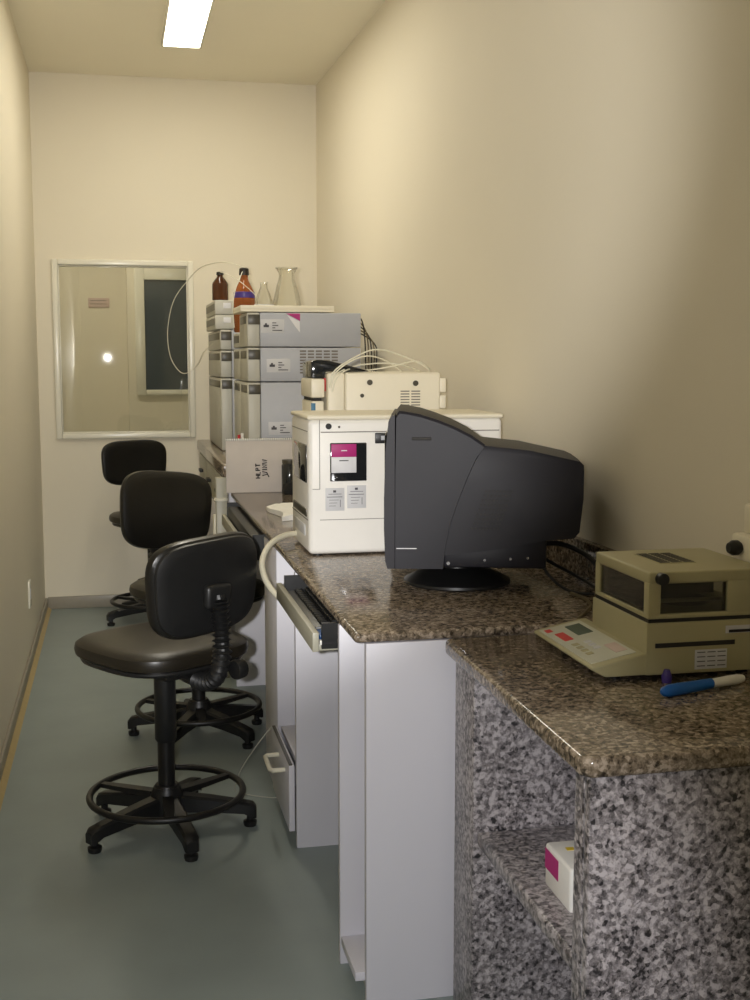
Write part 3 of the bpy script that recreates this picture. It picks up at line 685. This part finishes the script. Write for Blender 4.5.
# brush in front of the balance
pn = thing('brush', (0.93, 1.78, FZ), 'blue handled brush with white bristles in front of the balance', 'brush')
A, B = Vector((0.852, 1.755, FZ+0.0105)), Vector((0.957, 1.787, FZ+0.0105)); C3 = Vector((1.03, 1.812, FZ+0.009))
seg = [A.lerp(B, t) for t in (0, .04, .15, .35, .6, .85, 1)]
MB().tube(seg, [0.003, 0.0075, 0.0100, 0.0103, 0.0095, 0.009, 0.0085], n=16).build('handle', 'blue', pn)
seg = [B.lerp(C3, t) for t in (0, .2, .5, .8, .97, 1)]
MB().tube(seg, [0.0075, 0.0078, 0.0085, 0.0085, 0.006, 0.003], n=14).build('bristles', 'paper_white', pn)

# knobbed apparatus behind the balance
kn = thing('lab_apparatus', (1.12, 1.96, FZ), 'cream apparatus with a black knob, partly out of frame behind the balance', 'lab instrument')
MB().box(1.101, wx(1.93)-0.004, 1.93, 2.00, FZ, 0.985, 0.006).build('housing', 'instrument_cream', kn)
MB().box(1.118, wx(1.93)-0.004, 1.932, 1.99, 0.9855, 1.04, 0.006).build('head', 'instrument_cream', kn)
MB().lathe([(0, 0), (0.010, 0), (0.014, 0.006), (0.014, 0.016), (0.009, 0.024), (0, 0.024)], c=(1.101, 1.965, 0.962), n=20, mtx=Euler((0, R(-90), 0)).to_matrix()).build('knob', 'black_plastic', kn)
MB().box(1.118, 1.135, 1.930, 1.933, 1.010, 1.018).build('slot', 'groove', kn)

# ------------------------------------------------------------------ bottle/pack on the niche shelf
pk = thing('white_pack', (0.70, 1.80, 0.43), 'white pack with a magenta label on the granite shelf inside the near bench', 'box')
a = Vector((0.680, 1.700)); c_ = Vector((0.80, 1.700))
u = (c_-a).normalized(); vv = Vector((-u.y, u.x))
W, D, Hh = 0.10, 0.115, 0.074
q = [a, a+u*W, a+u*W+vv*D, a+vv*D]
MB().prism([tuple(p) for p in q], 0.43, 0.43+Hh, bev=0.006, seg=3).build('body', 'instrument_white', pk)
def wallquad(p0, p1, off, za, zb):
    n = Vector(((p1-p0).y, -(p1-p0).x)).normalized()
    return [(p0.x+n.x*off, p0.y+n.y*off, za), (p1.x+n.x*off, p1.y+n.y*off, za), (p1.x+n.x*off, p1.y+n.y*off, zb), (p0.x+n.x*off, p0.y+n.y*off, zb)]
nn = -u
mb = MB(); pts = []
for off in (0.0005, -0.001):
    for s, z in ((0.052, 0.462), (D-0.003, 0.462), (D-0.003, 0.496), (0.052, 0.496)):
        p = a + vv*s + nn*off; pts.append((p.x, p.y, z))
mb.add(pts, [(0, 1, 2, 3), (7, 6, 5, 4), (0, 4, 5, 1), (1, 5, 6, 2), (2, 6, 7, 3), (3, 7, 4, 0)]); mb.build('magenta_label', 'magenta', pk, label='magenta label')
cc = a + u*0.03 + vv*0.078
MB().box(cc.x-0.007, cc.x+0.007, cc.y-0.006, cc.y+0.006, 0.5035, 0.5046).build('hazard_mark', 'yellow', pk, label='small yellow square mark')

# ------------------------------------------------------------------ HPLC stacks
def module(t, x0, x1, y0, y1, z0, z1, vents=None, label_marks=None):
    """flat sided housing with a bezel towards the aisle"""
    bzl = 0.052
    h = MB().box(x0+bzl, x1, y0, y1, z0+0.002, z1-0.002, 0.003).build('housing', 'module_grey', t)
    b = MB().box(x0, x0+bzl-0.001, y0+0.003, y1-0.003, z0+0.002, z1-0.002, 0.006).build('bezel', 'module_bezel', t)
    MB().box(x0+0.004, x0+bzl+0.0005, y0+0.0015, y0+0.02, z1-0.050, z1-0.010, 0.001).build('dark_cap', 'module_dark', b, label='dark bezel corner cap')
    MB().box(x0-0.001, x0+0.004, y0+0.04, y1-0.04, z1-0.046, z1-0.014, 0.001).build('dark_strip', 'module_dark', b)
    if vents:
        vx0, vx1, vz0, vz1 = vents
        v = MB(); nx, nz = 5, 8
        for i in range(nx):
            for j in range(nz):
                w_ = (vx1-vx0)/nx; hh = (vz1-vz0)/nz
                v.box(vx0+i*w_, vx0+(i+0.78)*w_, y0-0.0006, y0+0.002, vz0+j*hh, vz0+(j+0.55)*hh)
        v.build('vent_slots', 'seam', h)
    if label_marks:
        for (lx, lz) in label_marks:
            m_ = MB()
            m_.box(lx, lx+0.022, y0-0.0012, y0-0.0004, lz, lz+0.010); m_.box(lx+0.006, lx+0.014, y0-0.0012, y0-0.0004, lz+0.010, lz+0.016)
            for j in range(4): m_.box(lx+0.036, lx+0.036+(0.016, 0.024, 0.012, 0.04)[j], y0-0.0012, y0-0.0004, lz+0.016-j*0.010, lz+0.0195-j*0.010)
            s = MB().box(lx-0.012, lx+0.085, y0-0.0004, y0+0.002, lz-0.022, lz+0.032, 0.0002).build('sticker', 'label_grey', h)
            m_.build('print', 'print_ink', s)
    return h
S2Y0, S2Y1 = 4.90, 5.21
s2 = []
specs = [(0.881, 1.211, None, [(0.620, 1.016)], 'tall grey HPLC module at the bottom of the nearer instrument stack'),
         (1.211, 1.352, (0.740, 0.905, 1.245, 1.345), [(0.615, 1.272)], 'grey HPLC module with a side vent grid, in the middle of the nearer stack'),
         (1.352, 1.493, None, [(0.592, 1.432)], 'grey HPLC module with a magenta corner sticker, topmost of the nearer stack')]
for z0, z1, vn, lm, lab in specs:
    t = thing('chromatography_module', (0.77, 5.1, z0), lab, 'lab instrument', 'modules of the nearer instrument stack')
    h = module(t, 0.526, 0.995, S2Y0, S2Y1, z0, z1, vn, lm)
    if z1 > 1.49:
        MB().prism([(0.684, 1.488), (0.742, 1.488), (0.742, 1.458)], S2Y0-0.0008, S2Y0+0.002, axis='y').build('magenta_sticker', 'magenta', h, label='magenta triangular sticker')
        MB().prism([(0.688, 1.483), (0.740, 1.456), (0.741, 1.412), (0.724, 1.432)], S2Y0-0.0012, S2Y0+0.002, axis='y').build('white_sticker', 'label_white', h)
# tray with glassware on top
trz = 1.494
ty = thing('bottle_tray', (0.69, 5.06, trz), 'flat cream tray on top of the nearer stack, holding the glassware', 'tray')
MB().box(0.50, 0.885, 4.905, 5.22, trz, trz+0.010, 0.003).build('base', 'instrument_cream', ty)
rim = MB()
rim.box(0.50, 0.885, 4.905, 4.912, trz+0.009, trz+0.026, 0.002); rim.box(0.50, 0.885, 5.213, 5.22, trz+0.009, trz+0.026, 0.002)
rim.box(0.50, 0.507, 4.912, 5.213, trz+0.009, trz+0.026, 0.002); rim.box(0.878, 0.885, 4.912, 5.213, trz+0.009, trz+0.026, 0.002)
rim.build('rim', 'instrument_cream', ty)

for z0, z1, lab in ((0.881, 1.211, 'tall grey HPLC module squeezed in right behind the nearer stack'), (1.211, 1.352, 'middle grey HPLC module squeezed in right behind the nearer stack'),
                    (1.352, 1.420, 'slim grey HPLC module right behind the nearer stack, carrying the tall amber bottle')):
    t = thing('chromatography_module', (0.77, 5.37, z0), lab, 'lab instrument', 'modules right behind the nearer stack')
    module(t, 0.530, 0.995, 5.235, 5.535, z0, z1)

S3Y0 = 5.57
specs = [(0.881, 1.218, 0.474, 0.90, 'tall grey HPLC module at the bottom of the farther stack beside the window'),
         (1.218, 1.345, 0.474, 0.90, 'second grey HPLC module up in the farther stack beside the window'),
         (1.345, 1.440, 0.474, 0.90, 'slim grey HPLC module, third up in the farther stack')]
for z0, z1, x0, x1, lab in specs:
    t = thing('chromatography_module', (0.68, 5.6, z0), lab, 'lab instrument', 'modules of the farther instrument stack')
    module(t, x0, x1, S3Y0, 6.30, z0, z1)
for z0, z1, lab in ((1.441, 1.506, 'small grey unit on the farther stack, below the topmost one'), (1.507, 1.572, 'small grey unit on top of the farther stack, under the short amber bottle')):
    t = thing('control_unit', (0.48, 5.6, z0), lab, 'lab instrument', 'small units on the farther stack')
    MB().box(0.452, 0.545, S3Y0+0.005, 6.12, z0, z1, 0.005).build('housing', 'module_bezel', t)
    MB().box(0.490, 0.524, S3Y0+0.003, S3Y0+0.008, z0+0.028, z1-0.012, 0.001).build('display', 'label_white', t, label='bright white display plate')
    MB().box(0.4505, 0.455, S3Y0+0.03, 6.1, z0+0.02, z1-0.015).build('front_plate', 'module_dark', t)

# bottles
def bottle(loc, r, h, label, neck=0.3, body=0.55, m='amber', cap='amber_cap', band=None):
    t = thing('amber_bottle', loc, label, 'bottle', 'amber glass bottles')
    x, y, z = loc; nr = r*0.36
    prof = [(0, 0), (r*0.92, 0), (r, h*0.02), (r, h*body), (r*0.93, h*(body+0.07)), (r*0.7, h*(body+0.16)), (nr*1.2, h*0.80), (nr, h*0.83), (nr, h*0.90), (0, h*0.90)]
    MB().lathe(prof, c=loc, n=36).build('glass_body', m, t)
    MB().lathe([(0, h*0.885), (nr*1.25, h*0.885), (nr*1.28, h*0.90), (nr*1.2, h*0.985), (nr*0.8, h), (0, h)], c=loc, n=28).build('cap', cap, t)
    return t
bottle((0.481, 5.62, 1.5725), 0.037, 0.130, 'short dark amber bottle standing on the small unit nearest the window', m='amber_dark')
b2 = bottle((0.566, 5.38, 1.421), 0.048, 0.283, 'tall orange amber bottle with a blue collar behind the corner of the tray')
MB().lathe([(0.0475, 0.150), (0.0485, 0.152), (0.0465, 0.176), (0.043, 0.178)], c=(0.566, 5.38, 1.421), n=36).build('blue_collar', 'purple', b2, label='blue violet band')

def thinwall(prof, t=0.0016):
    inner = [(max(r-t, 0.0), z + (t if i == 0 else 0)) for i, (r, z) in enumerate(prof)]
    return prof + inner[::-1]
fl = thing('erlenmeyer_flask', (0.606, 4.99, trz+0.010), 'smaller clear conical flask on the tray, next to the amber bottle', 'flask', 'clear glassware on the tray')
pf = [(0.0, 0.0), (0.040, 0.0), (0.043, 0.006), (0.038, 0.030), (0.026, 0.068), (0.016, 0.090), (0.015, 0.108), (0.018, 0.112)]
MB().lathe(thinwall(pf), c=(0.606, 4.99, trz+0.010), n=40).build('glass_body', 'lab_glass', fl)
MB().lathe([(0.0415, 0.012), (0.0425, 0.012), (0.041, 0.022), (0.040, 0.022)], c=(0.606, 4.99, trz+0.010), n=40).build('graduation', 'label_grey', fl)
f3 = thing('erlenmeyer_flask', (0.705, 5.02, trz+0.010), 'larger clear wide-mouthed conical flask on the tray, rightmost of the glassware', 'flask', 'clear glassware on the tray')
pf = [(0.0, 0.0), (0.058, 0.0), (0.062, 0.008), (0.058, 0.035), (0.045, 0.095), (0.034, 0.128), (0.032, 0.150), (0.043, 0.172), (0.045, 0.174)]
MB().lathe(thinwall(pf, 0.002), c=(0.705, 5.02, trz+0.010), n=48).build('glass_body', 'lab_glass', f3)
MB().lathe([(0.044, 0.171), (0.0475, 0.172), (0.0475, 0.177), (0.044, 0.178), (0.044, 0.171)], c=(0.705, 5.02, trz+0.010), n=48).build('rim', 'lab_glass', f3)

# tubing
tl = [([(0.57, 5.38, 1.706), (0.50, 5.60, 1.745), (0.42, 5.9, 1.745), (0.37, 6.2, 1.70), (0.30, 6.28, 1.60), (0.268, 6.30, 1.453), (0.277, 6.30, 1.326), (0.316, 6.28, 1.249), (0.357, 6.25, 1.233), (0.405, 6.15, 1.275), (0.43, 6.0, 1.34), (0.47, 5.94, 1.38)], 'thin white tube hanging in a big loop in front of the window'),
      ([(0.566, 5.38, 1.704), (0.545, 5.34, 1.66), (0.52, 5.32, 1.60), (0.508, 5.30, 1.53), (0.512, 5.30, 1.44)], 'thin white tube running down from the tall amber bottle on its left side'),
      ([(0.481, 5.62, 1.702), (0.50, 5.45, 1.68), (0.53, 5.33, 1.650), (0.58, 5.325, 1.61), (0.615, 5.32, 1.57), (0.60, 5.31, 1.53)], 'thin white tube crossing in front of the tall amber bottle')]
for p, l in tl:
    tag(MB().tube(p, 0.0017, n=6, smooth=10).build('plastic_tube', 'tube_white'), l, 'tube', 'thin tubes around the amber bottles')

# cables hanging behind the nearer stack
random.seed(3)
cl = ['leftmost looping cable at the rear of the nearer stack', 'second looping cable from the left at the rear of the nearer stack', 'middle looping cable at the rear of the nearer stack', 'fourth looping cable from the left at the rear of the nearer stack', 'rightmost looping cable at the rear of the nearer stack']
for k in range(5):
    x = 0.998; h = 1.47 - 0.012*k; e = 1.020 + 0.016*k
    tag(MB().tube([(x-0.01, 4.96+0.03*k, h-0.015), (x+0.008, 4.955+0.03*k, h), (min(e, 1.085), 4.95+0.02*k, h-0.06), (min(e+0.006, 1.086), 4.95+0.02*k, 1.25), (min(e, 1.085), 4.96+0.02*k, 1.05), (x+0.006, 4.97+0.03*k, 0.95)], 0.0028, n=8, smooth=8).build('cable', 'cable_brown' if k % 2 else 'cable_dark'),
        cl[k], 'cable', 'cables behind the nearer stack')

# ------------------------------------------------------------------ calendar / notebook sheet
cd = thing('spiral_pad', (0.58, 4.80, CZ), 'white landscape spiral pad with handwriting, standing against the grey instruments', 'notepad')
MB().box(0.424, 0.735, 4.800, 4.808, CZ, 0.985, 0.001).build('sheets', 'paper', cd)
MB().box(0.424, 0.735, 4.797, 4.812, 0.979, 0.987, 0.002).build('bound_edge', 'paper_white', cd)
sp = MB()
for i in range(36):
    x = 0.428 + i*0.0087
    sp.tube([(x, 4.7955, 0.9795), (x, 4.7945, 0.984), (x, 4.798, 0.9885), (x, 4.806, 0.9890), (x, 4.812, 0.985)], 0.0008, n=5)
sp.build('spiral', 'groove', cd)
# handwriting, turned a quarter: it reads upward
ink = MB()
def stroke(pts, ox, oz, s):
    # letters drawn in (u along text = +z, v up of text = -x)
    P = [Vector((ox - v*s, 4.7992, oz + u*s)) for u, v in pts]
    ink.tube(P, 0.0024, n=6)
LET = {'H': [[(0, 0), (0, 1)], [(.6, 0), (.65, 1)], [(0, .5), (.62, .5)]], 'P': [[(0, 0), (0, 1), (.5, .95), (.5, .55), (0, .5)]],
       'L': [[(.05, 1), (0, 0), (.5, 0)]], 'T': [[(.3, 0), (.3, 1)], [(0, 1), (.7, 1)]], 'W': [[(0, 1), (.2, 0), (.4, .8), (.6, 0), (.8, 1)]],
       'I': [[(.1, 0), (.1, 1)]], 'N': [[(0, 0), (0, 1), (.55, 0), (.55, 1)]]}
def write(txt, ox, oz, s, gap):
    u = 0
    for ch in txt:
        for st_ in LET[ch]: stroke([(a_ + u, b_) for a_, b_ in st_], ox, oz, s)
        u += (0.9 if ch == 'W' else 0.3 if ch == 'I' else 0.6) + gap
write('HLPT', 0.560, 0.828, 0.0175, 0.28)
write('WINW', 0.588, 0.838, 0.0195, 0.22)
stroke([(-.35, -.4), (.6, .1)], 0.588, 0.838, 0.0195)
ink.build('handwriting', 'black_ink', cd, label='black marker handwriting reading upward')

o = thing('marker', (0.483, 4.885, HZ), 'tiny red and white item on the raised bench just behind the spiral pad', 'marker')
MB().cyl((0.485, 4.885, HZ), (0.485, 4.885, 0.998), 0.006, n=12).build('barrel', 'red', o)
MB().cyl((0.499, 4.888, HZ), (0.499, 4.888, 1.004), 0.006, n=12).build('white_cap', 'paper_white', o)

# dark ribbed jar at the right of the pad
jr = thing('dark_jar', (0.668, 4.72, CZ), 'dark smoked jar standing between the spiral pad and the white instrument', 'jar')
MB().lathe([(0, 0), (0.030, 0), (0.032, 0.004), (0.032, 0.115), (0.028, 0.122), (0, 0.122)], c=(0.668, 4.72, CZ), n=28).build('body', 'dark_glass', jr)
MB().lathe([(0, 0.122), (0.029, 0.122), (0.030, 0.126), (0.030, 0.137), (0, 0.139)], c=(0.668, 4.72, CZ), n=28).build('lid', 'module_dark', jr)

# folded white cloth behind the instrument
cloth = MB()
n = 10; vs = []; fs = []
for i in range(n):
    for j in range(n):
        u_, v_ = i/(n-1), j/(n-1)
        x = 0.525 + 0.15*u_ + 0.015*math.sin(v_*5); y = 3.90 + 0.30*v_ + 0.02*math.sin(u_*6)
        z = CZ + 0.004 + 0.028*math.exp(-((u_-0.6)**2+(v_-0.5)**2)*3) + 0.006*math.sin(u_*9+v_*7) * (0.3 if min(u_, v_, 1-u_, 1-v_) < 0.05 else 1) + 0.006
        vs.append((x, y, z))
top = len(vs); vs += [(x, y, CZ+0.0008) for x, y, z in vs]
for i in range(n-1):
    for j in range(n-1):
        a_ = i*n+j; fs.append((a_, a_+n, a_+n+1, a_+1)); fs.append((top+a_, top+a_+1, top+a_+n+1, top+a_+n))
bd = [i*n for i in range(n)] + [(n-1)*n+j for j in range(1, n)] + [i*n+n-1 for i in range(n-2, -1, -1)] + [j for j in range(n-2, 0, -1)]
for k in range(len(bd)):
    a_, b2_ = bd[k], bd[(k+1) % len(bd)]; fs.append((a_, b2_, top+b2_, top+a_))
cloth.add(vs, fs); tag(cloth.build('folded_paper', 'paper_white', angle=60), 'crumpled white paper on the worktop behind the white instrument', 'paper')

# thin cord on the floor
o = MB().tube([(0.427, 3.45, 0.215), (0.405, 3.42, 0.205), (0.37, 3.42, 0.16), (0.335, 3.47, 0.08), (0.325, 3.52, 0.003), (0.36, 3.48, 0.0025), (0.43, 3.44, 0.0025), (0.445, 3.455, 0.0025)], 0.0013, n=6, smooth=10).build('thin_cord', 'module_bezel')
tag(o, 'thin pale cord looping from the drawer down to the floor', 'cord')

# socket plate on the left wall
sp_ = thing('wall_socket', (XL, 5.27, 0.30), 'small white socket plate low on the left wall', 'socket')
MB().box(XL, XL+0.008, 5.235, 5.305, 0.245, 0.36, 0.002).build('plate', 'frame_white', sp_)
MB().box(XL+0.0075, XL+0.0095, 5.255, 5.285, 0.28, 0.325, 0.001).build('insert', 'label_grey', sp_)
